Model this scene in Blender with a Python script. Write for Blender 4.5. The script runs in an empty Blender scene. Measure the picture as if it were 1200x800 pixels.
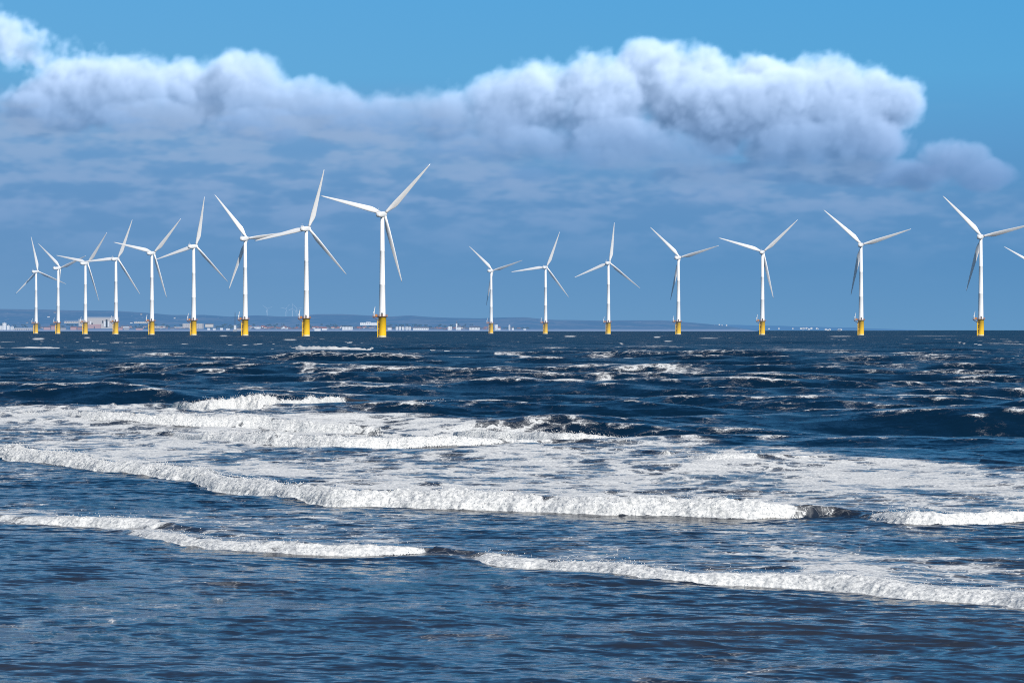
import bpy, bmesh, math, random
import numpy as np
from mathutils import Matrix, Vector

random.seed(11)
scene = bpy.context.scene
COL = scene.collection
CAM_H = 4.6            # eye height above the water (m)
FOC = 2740.0           # focal length in units of a 1200-wide frame
HOR = 386.6            # level line
R = math.radians

# ------------------------------------------------------------------ helpers
def srgb(r, g, b):
    f = lambda c: (c/255/12.92) if c/255 <= .04045 else ((c/255 + .055)/1.055)**2.4
    return (f(r), f(g), f(b), 1.0)

def tag(o, label=None, cat=None, group=None, kind=None):
    if label: o['label'] = label
    if cat: o['category'] = cat
    if group: o['group'] = group
    if kind: o['kind'] = kind
    return o

def empty(name, loc):
    o = bpy.data.objects.new(name, None); COL.objects.link(o); o.location = loc; o.empty_display_size = .5
    return o

def link(name, bm, mat, parent=None, smooth=False, auto=None):
    me = bpy.data.meshes.new(name)
    bmesh.ops.recalc_face_normals(bm, faces=bm.faces)
    bm.to_mesh(me); bm.free()
    if smooth:
        me.polygons.foreach_set('use_smooth', [True]*len(me.polygons))
    o = bpy.data.objects.new(name, me); COL.objects.link(o)
    me.materials.append(mat)
    if parent: o.parent = parent
    return o

def copy_tree(o, parent=None):
    c = o.copy(); COL.objects.link(c); c.parent = parent
    for ch in list(o.children): copy_tree(ch, c)
    return c

def lathe(bm, prof, seg=32, origin=(0, 0, 0), axis='Z', cap=True):
    """prof: list of (radius, height)"""
    rings = []
    for r, h in prof:
        ring = []
        for i in range(seg):
            a = 2*math.pi*i/seg
            x, y = r*math.cos(a), r*math.sin(a)
            p = (x, y, h) if axis == 'Z' else (x, h, y)
            ring.append(bm.verts.new(Vector(p) + Vector(origin)))
        rings.append(ring)
    for a, b in zip(rings, rings[1:]):
        for i in range(seg):
            j = (i + 1) % seg
            bm.faces.new((a[i], a[j], b[j], b[i]))
    if cap:
        bm.faces.new(rings[0]); bm.faces.new(rings[-1])
    return bm

def tube(bm, p, q, r, seg=8, r2=None):
    p, q = Vector(p), Vector(q); d = (q - p)
    L = d.length; rot = d.to_track_quat('Z', 'Y').to_matrix().to_4x4()
    M = Matrix.Translation(p) @ rot
    r2 = r if r2 is None else r2
    a = [bm.verts.new(M @ Vector((r*math.cos(2*math.pi*i/seg), r*math.sin(2*math.pi*i/seg), 0))) for i in range(seg)]
    b = [bm.verts.new(M @ Vector((r2*math.cos(2*math.pi*i/seg), r2*math.sin(2*math.pi*i/seg), L))) for i in range(seg)]
    for i in range(seg):
        j = (i + 1) % seg; bm.faces.new((a[i], a[j], b[j], b[i]))
    bm.faces.new(a); bm.faces.new(b)

def box(bm, x0, x1, y0, y1, z0, z1):
    v = [bm.verts.new(p) for p in ((x0, y0, z0), (x1, y0, z0), (x1, y1, z0), (x0, y1, z0), (x0, y0, z1), (x1, y0, z1), (x1, y1, z1), (x0, y1, z1))]
    for f in ((3, 2, 1, 0), (4, 5, 6, 7), (0, 1, 5, 4), (1, 2, 6, 5), (2, 3, 7, 6), (3, 0, 4, 7)):
        bm.faces.new([v[i] for i in f])

class N:
    """tiny node-tree writer"""
    def __init__(self, nt): self.nt = nt; self.l = nt.links
    def n(self, typ, ins=None, **props):
        nd = self.nt.nodes.new(typ)
        for k, v in props.items(): setattr(nd, k, v)
        for k, v in (ins or {}).items():
            if hasattr(v, 'is_output'): self.l.new(v, nd.inputs[k])
            else: nd.inputs[k].default_value = v
        return nd
    def math(self, op, a, b=None, c=None, clamp=False):
        nd = self.nt.nodes.new('ShaderNodeMath'); nd.operation = op; nd.use_clamp = clamp
        for i, v in enumerate((a, b, c)):
            if v is None: continue
            if hasattr(v, 'is_output'): self.l.new(v, nd.inputs[i])
            else: nd.inputs[i].default_value = v
        return nd.outputs[0]
    def ramp(self, x, lo, hi, to0=0., to1=1.):
        nd = self.nt.nodes.new('ShaderNodeMapRange'); nd.interpolation_type = 'SMOOTHSTEP'
        for k, v in (('Value', x), ('From Min', lo), ('From Max', hi), ('To Min', to0), ('To Max', to1)):
            if hasattr(v, 'is_output'): self.l.new(v, nd.inputs[k])
            else: nd.inputs[k].default_value = v
        return nd.outputs[0]
    def mix(self, f, a, b):
        nd = self.nt.nodes.new('ShaderNodeMix'); nd.data_type = 'RGBA'
        for k, v in ((0, f), (6, a), (7, b)):
            if hasattr(v, 'is_output'): self.l.new(v, nd.inputs[k])
            else: nd.inputs[k].default_value = v
        return nd.outputs[2]
    def vmath(self, op, a, b=None, scale=None):
        nd = self.nt.nodes.new('ShaderNodeVectorMath'); nd.operation = op
        for i, v in enumerate((a, b)):
            if v is None: continue
            if hasattr(v, 'is_output'): self.l.new(v, nd.inputs[i])
            else: nd.inputs[i].default_value = v
        if scale is not None:
            if hasattr(scale, 'is_output'): self.l.new(scale, nd.inputs['Scale'])
            else: nd.inputs['Scale'].default_value = scale
        return nd.outputs[0]

def new_mat(name):
    m = bpy.data.materials.new(name); m.use_nodes = True; m.node_tree.nodes.clear()
    return m, N(m.node_tree)

def paint(name, col, rough=.45, dirt=.12, dirt_col=(.25, .2, .15, 1), scale=(1, 1, .08), size=.8):
    """painted surface with faint vertical streaks of grime, and distance haze mixed in as emission"""
    m, t = new_mat(name)
    tc = t.n('ShaderNodeTexCoord'); mp = t.n('ShaderNodeMapping', {'Vector': tc.outputs['Object'], 'Scale': scale})
    nz = t.n('ShaderNodeTexNoise', {'Vector': mp.outputs[0], 'Scale': size, 'Detail': 5., 'Roughness': .6})
    f = t.ramp(nz.outputs[0], .45, .8, 0., dirt)
    p = t.n('ShaderNodeBsdfPrincipled', {'Base Color': t.mix(f, col, dirt_col), 'Roughness': rough})
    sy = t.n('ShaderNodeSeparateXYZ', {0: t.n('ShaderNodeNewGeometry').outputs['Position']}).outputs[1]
    air = t.n('ShaderNodeEmission', {'Color': srgb(95, 142, 192), 'Strength': 1.})      # sea haze painted in as a blue glow, stronger with distance
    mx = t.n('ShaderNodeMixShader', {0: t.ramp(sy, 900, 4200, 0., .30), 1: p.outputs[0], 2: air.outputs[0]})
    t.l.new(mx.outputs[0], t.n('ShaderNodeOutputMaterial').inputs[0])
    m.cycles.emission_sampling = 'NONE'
    return m

def ground(px, py):
    """the point of the flat sea seen at a given place of the photograph, in metres"""
    D = FOC*CAM_H/(py - HOR)
    return (px - 600)/FOC*D, D

# ---- SKY BACKDROP: a cloud bank simulated as a small 3D density field lit by the sun
def band_noise(rng, shape, size):
    """isotropic band-limited noise on a 3D grid (unit variance); size = feature length along each axis in voxels"""
    w = np.fft.rfftn(rng.standard_normal(shape, dtype=np.float32))
    k2 = 0
    for ax, n in enumerate(shape):
        fr = (np.fft.rfftfreq(n) if ax == 2 else np.fft.fftfreq(n)).astype(np.float32)*size[ax]
        sh = [1, 1, 1]; sh[ax] = -1
        k2 = k2 + (fr.reshape(sh))**2
    w *= (k2*np.exp(-2.2*k2)).astype(np.float32)
    n = np.fft.irfftn(w, shape).astype(np.float32)
    return n/n.std()
def cloud_sheet(U0, U1, V0, V1, step, nz=34, dz=7.0, seed=5):
    """U: sideways, V: upward, both in milliradian-like units of 1/2740; returns rgb[v,u,3] (display values)"""
    rng = np.random.default_rng(seed)
    us = np.arange(U0, U1 + step, step, dtype=np.float32); vs = np.arange(V0, V1 + step, step, dtype=np.float32)
    zs = (np.arange(nz, dtype=np.float32) - nz/2)*dz
    sh = (len(vs), len(us), nz)
    def octv(c): return band_noise(rng, sh, (c/step, c/step, c/dz))
    n1 = np.abs(octv(95)); n2 = np.abs(octv(48)); n3 = np.abs(octv(24)); n4 = np.abs(octv(12)); n5 = np.abs(octv(7))
    lf = octv(190)*.25
    w1 = octv(40); w2 = octv(20); w3 = octv(10)
    puff = .46*n1 + .30*n2 + .15*n3 + .09*n4 + .05*n5          # rounded heads
    wisp = .12*w1 + .07*w2 + .05*w3
    V = vs[:, None, None]; U = us[None, :, None]; Z = zs[None, None, :]
    base = np.full(sh, -3.0, np.float32)
    H = 386.6
    heads = [ # cx, cy(down from top of view), rx, ry, z, rz
        (12, 62, 52, 40, 30, 60), (-60, 80, 70, 60, 0, 60),
        (95, 108, 62, 42, 0, 70), (150, 108, 62, 36, -20, 60), (60, 128, 90, 34, 10, 70),
        (225, 120, 50, 42, 10, 60), (285, 112, 48, 44, -10, 60), (330, 128, 70, 34, 0, 60), (395, 138, 55, 34, 20, 60),
        (455, 142, 62, 34, 10, 60), (520, 138, 60, 36, 20, 70), (590, 130, 60, 42, 20, 70),
        (640, 118, 55, 44, 10, 70), (700, 118, 70, 50, -10, 80), (770, 100, 66, 46, 30, 70), (810, 110, 70, 50, 10, 80),
        (850, 128, 70, 52, -30, 80), (890, 100, 44, 38, 30, 60), (925, 130, 60, 55, -20, 80), (975, 112, 52, 40, 10, 70),
        (1025, 122, 56, 42, 0, 70), (1055, 118, 36, 28, 0, 50), (990, 160, 66, 44, -30, 80), (930, 168, 70, 36, -40, 70),
        (720, 166, 90, 32, -50, 60), (770, 180, 100, 26, -70, 40), (700, 186, 50, 18, -85, 30), (590, 208, 60, 13, -80, 40), (300, 150, 60, 22, -60, 40), (170, 140, 60, 22, -70, 40), (835, 228, 70, 13, -60, 40), (640, 168, 80, 22, -40, 50), (560, 176, 80, 16, -30, 50),
        (1116, 194, 36, 27, -75, 40), (1150, 210, 36, 17, -75, 40), (1066, 208, 40, 15, 10, 40),
        (860, 205, 120, 14, -30, 50), (1010, 205, 90, 16, 0, 50)]
    for cx, cy, rx, ry, cz, rz in heads:
        q = 1 - ((U - cx)/rx)**2 - ((V - (H - cy))/ry)**2 - ((Z - cz)/rz)**2
        np.maximum(base, q, out=base)
    dens = np.clip((base*1.0 + (puff - .76)*.74 + lf*.75 + wisp*1.0 + .06)*1.7, 0, 1)
    # flat, ragged layers below the heads
    lay = np.zeros(sh, np.float32)
    for cx, cy, rx, ry, a in [(120, 186, 420, 40, .6), (600, 205, 480, 30, .55), (950, 232, 380, 30, .5), (300, 262, 520, 22, .25), (980, 285, 360, 18, .16), (420, 300, 300, 12, .12), (40, 150, 330, 26, .75), (330, 170, 300, 30, .6), (120, 205, 260, 16, .30), (430, 205, 260, 18, .30), (620, 212, 200, 14, .30),
                              (780, 226, 140, 14, .34), (60, 235, 300, 12, .14), (470, 235, 200, 10, .20), (560, 182, 260, 26, .6), (250, 150, 300, 22, .6), (900, 200, 260, 26, .5),
                              (860, 240, 320, 22, .22), (1080, 232, 260, 16, .28), (1112, 130, 36, 6, .22), (1180, 118, 20, 5, .10), (1120, 255, 200, 14, .14), (640, 262, 300, 12, .10)]:
        q = np.clip(1 - ((U - cx)/rx)**2 - ((V - (H - cy))/ry)**2 - ((Z)/90)**2, 0, 1)
        lay += a*q
    stretch = .5 + .13*band_noise(rng, sh, (26/step, 190/step, 120/dz)) + .1*band_noise(rng, sh, (13/step, 75/step, 60/dz)) + .05*band_noise(rng, sh, (7/step, 25/step, 40/dz))
    lay *= np.clip((stretch - .30)*2.4, 0, 1.3)
    soft = np.clip((H - 150 - V)/60, 0, 1)              # the bank frays into haze lower down
    dim = 1 - .42*np.exp(-((U - 480)/150)**2) - .15*np.exp(-((U - 330)/60)**2)
    rho = dens*(1 - .5*soft)*.044*dim
    # sun: from the right, above and on the viewer's side (-z is towards the viewer)
    S = np.zeros(sh[:2], np.float32); su, sv = .62*dz/step, .62*dz/step
    out = np.zeros(sh[:2] + (3,), np.float32); Tr = np.ones(sh[:2], np.float32)
    sun = np.array([1.06, .99, .93], np.float32)
    amb_hi = np.array([.47, .69, .97], np.float32); amb_lo = np.array([.39, .63, .97], np.float32)
    def shift(A, du, dv):
        # sample A at (u+du, v+dv) with linear interpolation
        nu, nv = A.shape[1], A.shape[0]
        x = np.clip(np.arange(nu) + du, 0, nu - 1.001); y = np.clip(np.arange(nv) + dv, 0, nv - 1.001)
        i = x.astype(int); f = (x - i).astype(np.float32); j = y.astype(int); g = (y - j).astype(np.float32)[:, None]
        B = A[:, i]*(1 - f) + A[:, i + 1]*f
        return B[j]*(1 - g) + B[j + 1]*g
    hh = np.clip((V[:, :, 0] - (H - 215))/130, 0, 1)[..., None]
    amb = amb_lo*(1 - hh) + amb_hi*hh
    for k in range(nz):
        S = shift(S, su, sv)
        r = rho[:, :, k]
        L = (.40*np.exp(-1.35*S) + .28*np.exp(-.30*S))
        L = L[..., None]*sun*(.45 + .55*hh) + amb*(.40 + .22*np.exp(-.30*S))[..., None]
        a = 1 - np.exp(-r*dz*1.0)
        out += (Tr*a)[..., None]*L
        Tr = Tr*(1 - a)
        S = S + r*dz*.74
    # clear sky behind: deep blue above, greyer blue haze towards the sea
    y = H - V[:, :, 0]
    px = us[None, :]/1200
    key = np.array([-400, -150, 0, 90, 170, 240, 310, 386.6, 420])
    cols = np.array([[60, 132, 200], [66, 145, 208], [91, 166, 219], [97, 168, 217], [99, 157, 206], [97, 146, 194], [97, 146, 193], [108, 154, 196], [108, 154, 196]])/255.
    bg = np.stack([np.interp(y[:, 0], key, cols[:, c]) for c in range(3)], -1)[:, None, :].astype(np.float32)
    tilt = (px - .4)[..., None]*np.array([-.05, -.018, -.006], np.float32)
    bg = bg + tilt
    sm = lambda a, b, x: (lambda q: q*q*(3 - 2*q))(np.clip((x - a)/(b - a), 0, 1))
    left = 1 - sm(480, 660, us)[None, :]
    right = sm(960, 1060, us)[None, :]
    hz = (.11 + .03*left + sm(105, 225, y + 16*left)*(.50 + .12*left)*(1 - .72*right))[..., None]     # blue air and thin cloud in front of the lower bank
    hazec = (np.array([112, 154, 203], np.float32)*(1 - sm(120, 240, y)[..., None]) + np.array([97, 145, 195], np.float32)*sm(120, 240, y)[..., None])/255
    cov = (1 - Tr)[..., None]
    front = out/np.maximum(cov, 1e-4)
    front = front*(1 - hz) + hazec*hz
    # broken sheets of thin grey-blue cloud below the heads
    flat = lambda a, b: band_noise(rng, (sh[0], sh[1], 2), (a/step, b/step, 1e-3))[:, :, 0]
    nz_ = .55*flat(34, 150) + .40*flat(17, 62) + .22*flat(9, 28) + .12*flat(5, 14)
    nz_ = nz_/nz_.std()
    edge = 122 + 62*(1 - left) + 45*sm(1010, 1090, us)[None, :]
    body = sm(edge - 30, edge + 45, y)*(1 - sm(215, 320, y))
    layt = np.clip(body*(.36 + .34*np.tanh(nz_)), 0, 1) + .10*np.clip(lay.sum(2)*dz*.011, 0, 1) + np.clip(.05 + .055*nz_, 0, 1)*sm(190, 240, y)*(1 - sm(280, 345, y))
    q = sm(130, 270, y)[..., None]
    lcol = np.array([156, 181, 215], np.float32)/255*(1 - q) + np.array([130, 164, 207], np.float32)/255*q
    under = (body*.55)[..., None]
    img = bg*(1 - cov) + front*cov
    img = img*(1 - under*(1 - .55*cov)) + hazec*under*(1 - .55*cov)
    layt = np.clip(layt, 0, .85)[..., None]
    img = img*(1 - layt) + lcol*layt
    return us, vs, np.clip(img, 0, 1), Tr


# ------------------------------------------------------------------ light, world, camera
SUN_AZ, SUN_EL = R(31), R(35)        # to the right of straight behind the viewer
sdir = Vector((math.sin(SUN_AZ)*math.cos(SUN_EL), -math.cos(SUN_AZ)*math.cos(SUN_EL), math.sin(SUN_EL)))
sl = bpy.data.lights.new('sun', 'SUN'); sl.energy = 5.0; sl.angle = R(.53); sl.color = (1, .96, .90)
so = bpy.data.objects.new('sun', sl); COL.objects.link(so)
so.rotation_euler = sdir.to_track_quat('Z', 'Y').to_euler(); so.location = (60, -60, 80)

w = bpy.data.worlds.new('World'); scene.world = w; w.use_nodes = True
nt = w.node_tree; nt.nodes.clear(); t = N(nt)
sky = t.n('ShaderNodeTexSky', sky_type='NISHITA', sun_disc=False)
sky.sun_elevation = SUN_EL
sky.sun_rotation = math.atan2(sdir.x, sdir.y)
sky.air_density = 1.0; sky.dust_density = .3; sky.ozone_density = 3.0
hs = t.n('ShaderNodeHueSaturation', {'Color': sky.outputs[0], 'Saturation': 1.35, 'Value': 1.0})
bg = t.n('ShaderNodeBackground', {'Color': hs.outputs[0], 'Strength': .085})
t.l.new(bg.outputs[0], t.n('ShaderNodeOutputWorld').inputs[0])

cd = bpy.data.cameras.new('camera'); cam = bpy.data.objects.new('camera', cd); COL.objects.link(cam)
cd.sensor_width = 36; cd.lens = 36*FOC/1200; cd.clip_start = .5; cd.clip_end = 120000
cam.location = (0, 0, CAM_H); cam.rotation_euler = (R(90) - math.atan((400 - HOR)/FOC), 0, 0)
scene.camera = cam
scene.view_settings.view_transform = 'Standard'; scene.view_settings.look = 'None'; scene.view_settings.exposure = 0
scene.cycles.use_denoising = False; scene.cycles.filter_width = 1.05
scene.cycles.max_bounces = 6; scene.cycles.glossy_bounces = 3; scene.cycles.diffuse_bounces = 2
scene.cycles.caustics_reflective = False; scene.cycles.caustics_refractive = False

# ------------------------------------------------------------------ sky backdrop
def build_sky():
    us, vs, img, Tr = cloud_sheet(-300, 1500, -24, 620, 1.8)
    nu, nv = len(us), len(vs)
    # extend sideways by mirrored, progressively clearer columns so that the sky does not end at the frame
    Rk = 45000.0
    az = np.arctan((us - 600)/FOC); el = vs/FOC
    # stretch the outer margins to cover a wide arc
    k = np.clip((np.abs(us - 600) - 680)/220, 0, None); az = az + np.sign(us - 600)*(k**2)*.28
    kv = np.clip((vs - 420)/200, 0, None); el = el + kv**2*.26
    A, E = np.meshgrid(az, el)
    co = np.stack([np.sin(A)*Rk, np.cos(A)*Rk, CAM_H + np.tan(E)*Rk], -1).reshape(-1, 3).astype(np.float32)
    fade = np.clip((640 - kv*200*1.0 - 420)/220, 0, 1)
    fv = 1 - np.clip((vs - 430)/185, 0, 1); fv = fv*fv*(3 - 2*fv)
    fu = 1 - np.clip((np.abs(us - 600) - 700)/195, 0, 1); fu = fu*fu*(3 - 2*fu)
    al = (fv[:, None]*fu[None, :]).astype(np.float32)
    me = grid_mesh('sky', co, nv, nu)
    lin = np.where(img <= .04045, img/12.92, ((img + .055)/1.055)**2.4).reshape(-1, 3)
    ca = me.attributes.new('cloud_color', 'FLOAT_COLOR', 'POINT')
    ca.data.foreach_set('color', np.concatenate([lin, np.ones((len(lin), 1))], 1).astype(np.float32).ravel())
    fa = me.attributes.new('cover', 'FLOAT', 'POINT'); fa.data.foreach_set('value', al.ravel())
    m, t = new_mat('sky_air')
    a = t.n('ShaderNodeAttribute', attribute_name='cloud_color'); b = t.n('ShaderNodeAttribute', attribute_name='cover')
    e = t.n('ShaderNodeEmission', {'Color': a.outputs['Color'], 'Strength': 1.})
    tr = t.n('ShaderNodeBsdfTransparent')
    mx = t.n('ShaderNodeMixShader', {0: b.outputs['Fac'], 1: tr.outputs[0], 2: e.outputs[0]})
    t.l.new(mx.outputs[0], t.n('ShaderNodeOutputMaterial').inputs[0])
    m.cycles.emission_sampling = 'NONE'
    me.materials.append(m)
    o = bpy.data.objects.new('sky', me); COL.objects.link(o)
    tag(o, kind='structure', label='blue sky with a long bank of white cumulus')

def grid_mesh(name, co, nr, nc, smooth=True):
    me = bpy.data.meshes.new(name)
    me.vertices.add(nr*nc); me.vertices.foreach_set('co', co.ravel())
    i = np.arange(nr*nc, dtype=np.int32).reshape(nr, nc)
    q = np.stack([i[:-1, :-1], i[:-1, 1:], i[1:, 1:], i[1:, :-1]], -1).reshape(-1, 4)
    nq = len(q)
    me.loops.add(nq*4); me.loops.foreach_set('vertex_index', q.ravel())
    me.polygons.add(nq); me.polygons.foreach_set('loop_start', np.arange(0, nq*4, 4, dtype=np.int32))
    me.update(calc_edges=True)
    if smooth: me.polygons.foreach_set('use_smooth', np.ones(nq, dtype=bool))
    return me

build_sky()

# ------------------------------------------------------------------ sea
rngs = np.random.default_rng(21)
TAB = rngs.random((256, 256)).astype(np.float32)
def vnoise(x, y, ox=0, oy=0):
    x = x + ox; y = y + oy
    i = np.floor(x).astype(np.int32); j = np.floor(y).astype(np.int32)
    f = (x - i).astype(np.float32); g = (y - j).astype(np.float32)
    f = f*f*(3 - 2*f); g = g*g*(3 - 2*g)
    i0 = i & 255; i1 = (i + 1) & 255; j0 = j & 255; j1 = (j + 1) & 255
    return (TAB[i0, j0]*(1 - f) + TAB[i1, j0]*f)*(1 - g) + (TAB[i0, j1]*(1 - f) + TAB[i1, j1]*f)*g
def fbm(x, y, oct=4, gain=.5, o=0.):
    s = 0; a = 1; n = 0; c, d = math.cos(.6), math.sin(.6)
    for k in range(oct):
        s = s + a*vnoise(x, y, 17.3*k + o, 9.1*k + o*1.7); n += a; a *= gain
        x, y = (c*x - d*y)*2.03, (d*x + c*y)*2.03
    return s/n
def sst(a, b, x):
    u = np.clip((x - a)/(b - a), 0, 1); return u*u*(3 - 2*u)

# crest lines: (x, y of the toe in the photograph, thickness there, how broken 0..1), read off and turned into metres
BREAKERS = [
  dict(rot=38, pts=[(-800, 474, 14, 1), (-160, 522, 13, 1), (-80, 528, 15, 1), (0, 536, 17, 1), (100, 549, 18, 1), (170, 556, 17, 1), (280, 575, 20, 1), (400, 588, 24, 1), (500, 591, 25, 1),
       (600, 596, 26, 1), (700, 601, 27, 1), (800, 603, 25, 1), (880, 605, 22, 1), (940, 603, 15, .95), (972, 601, 9, .45), (1000, 603, 5, .0), (1025, 609, 12, .9),
       (1065, 613, 18, 1), (1095, 613, 19, .75), (1140, 611, 17, .75), (1200, 609, 15, 1), (1330, 606, 14, 1), (2000, 640, 16, 1)]),
  dict(rot=36, pts=[(110, 622, 2, 0), (150, 628, 7, .5), (170, 633, 12, 1), (220, 641, 14, 1), (300, 649, 15, 1), (400, 655, 15, 1), (450, 655, 14, 1), (480, 653, 11, .8), (498, 652, 8, .1),
       (545, 655, 7, 0), (566, 661, 11, 1), (650, 669, 16, 1), (750, 680, 19, 1), (850, 684, 20, 1), (950, 690, 21, 1), (1050, 697, 21, 1), (1150, 705, 22, 1), (1200, 713, 23, 1), (1330, 728, 23, 1), (2000, 805, 28, 1)]),
  dict(rot=38, pts=[(-140, 600, 5, .3), (-40, 608, 6, .35), (40, 612, 8, .45), (75, 613, 12, .9), (110, 616, 14, .7), (160, 619, 13, .5), (200, 624, 10, .1), (250, 630, 4, 0), (300, 636, 1, 0)]),
  dict(rot=0, pts=[(110, 478, 1, 0), (170, 481, 6, .1), (200, 484, 13, .2), (222, 488, 24, .9), (246, 489, 33, 1), (272, 487, 24, 1), (300, 488, 31, 1), (340, 484, 24, 1), (375, 481, 19, .85), (400, 478, 15, .2), (425, 477, 11, 0), (450, 476, 6, 0), (480, 475, 1, 0)]),
  dict(rot=8, pts=[(-60, 488, 4, .7), (60, 491, 6, .7), (105, 494, 13, 1), (200, 497, 15, 1), (300, 498, 12, 1), (400, 501, 8, .9), (450, 502, 3, .5), (500, 503, 1, 0)]),
  dict(rot=8, pts=[(150, 507, 2, .3), (200, 509, 5, .6), (235, 514, 13, 1), (320, 520, 18, 1), (400, 523, 16, 1), (480, 523, 14, 1), (540, 522, 12, 1), (600, 520, 7, .7), (680, 519, 4, .4), (760, 520, 1, .2)]),
  dict(rot=0, pts=[(440, 480, 2, 0), (470, 482, 7, .1), (488, 483, 15, .9), (520, 483, 17, .7), (540, 482, 16, 0), (565, 482, 6, 0), (600, 481, 1, 0)]),
  dict(rot=20, pts=[(500, 500, 2, .3), (545, 504, 6, .6), (580, 506, 10, .9), (650, 509, 12, .9), (720, 510, 10, .8), (770, 509, 5, .4), (820, 509, 1, 0)]),
  dict(rot=18, pts=[(720, 538, 1, .3), (780, 541, 5, .5), (830, 546, 13, .8), (880, 546, 18, .7), (940, 545, 14, .45), (990, 542, 9, .15), (1060, 541, 6, 0), (1150, 546, 5, 0), (1260, 552, 4, 0)]),
  dict(rot=0, pts=[(335, 409, 1, 1), (350, 410.5, 6, 1), (385, 411.5, 8, 1), (425, 411, 6, 1), (440, 410, 1, 1)]),
  dict(rot=0, pts=[(190, 417, 1, 1), (230, 418, 3.5, 1), (290, 417, 4, 1), (312, 416, 1, 1)]),
  dict(rot=0, pts=[(-40, 409, 3, 1), (0, 409.5, 3, 1), (55, 409, 2.5, 1), (75, 409, .5, 1)]),
  dict(rot=0, pts=[(500, 411.5, 1, 1), (525, 414, 3.5, 1), (570, 416, 3, 1), (590, 416, .5, 1)]),
  dict(rot=0, pts=[(965, 416, 1, 1), (985, 417.5, 3, 1), (1060, 418.5, 3, 1), (1130, 420, 2, 1), (1150, 423, 4, 1), (1200, 424, 5, 1), (1260, 424, 3, 1)]),
  dict(rot=0, pts=[(725, 420, 1, .5), (750, 421, 4, .8), (790, 422, 5, .7), (830, 422, 2, .6), (860, 421, .5, .3)]),
]
# loose patches of drifting foam: x, y, half width, half height in the photograph, strength
PATCHES = [(45, 397, 7, 1.2, 1), (102, 395.5, 4, 1, .8), (262, 393.5, 5, 1, .7), (340, 398, 8, 1, .8), (597, 417, 18, 1.5, .6), (668, 394, 7, 1, .9), (770, 395, 4, .9, .9), (783, 400, 5, 1, .8), (737, 409, 5, 1, .8),
  (830, 396, 12, 1, .6), (985, 394, 14, .9, .6), (1095, 393.6, 30, .9, .4), (790, 438, 24, 5, .62), (765, 451, 28, 4, .5), (710, 450, 12, 3, .7), (815, 438, 16, 1.4, .7), (840, 457, 40, 4, .45), (800, 478, 30, 4, .4),
  (625, 474, 16, 2.2, .85), (610, 472, 5, 1, .6), (668, 477, 4, 1, .7), (228, 459, 12, 1.6, .9), (258, 451, 9, 2, .5), (375, 446, 3, 1, 1), (365, 449, 12, 1.5, .4), (1050, 434, 26, 3, .45), (1130, 440, 40, 4, .4),
  (960, 448, 24, 3, .4), (900, 443, 18, 2, .5), (1180, 452, 26, 3, .4), (690, 432, 50, 1.6, .45), (620, 439, 40, 2, .5), (520, 449, 40, 2, .3), (300, 430, 50, 2.2, .22), (120, 432, 40, 2, .2), (60, 446, 50, 2, .18),
  (450, 418, 60, 3, .4), (640, 411, 30, 2.4, .55), (880, 415, 50, 4, .5), (930, 411, 30, 2, .5), (700, 420, 20, 1.5, .5), (1010, 424, 40, 1.5, .45), (1090, 428, 30, 1.6, .4), (1170, 405, 20, 1.6, .4), (30, 425, 12, 1, .6), (110, 413, 20, 1, .7), (160, 407, 30, 1.2, .3),
  (955, 658, 40, 2.0, .3), (905, 517, 22, 3, .5), (180, 463, 30, 1.2, .3)]

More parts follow.
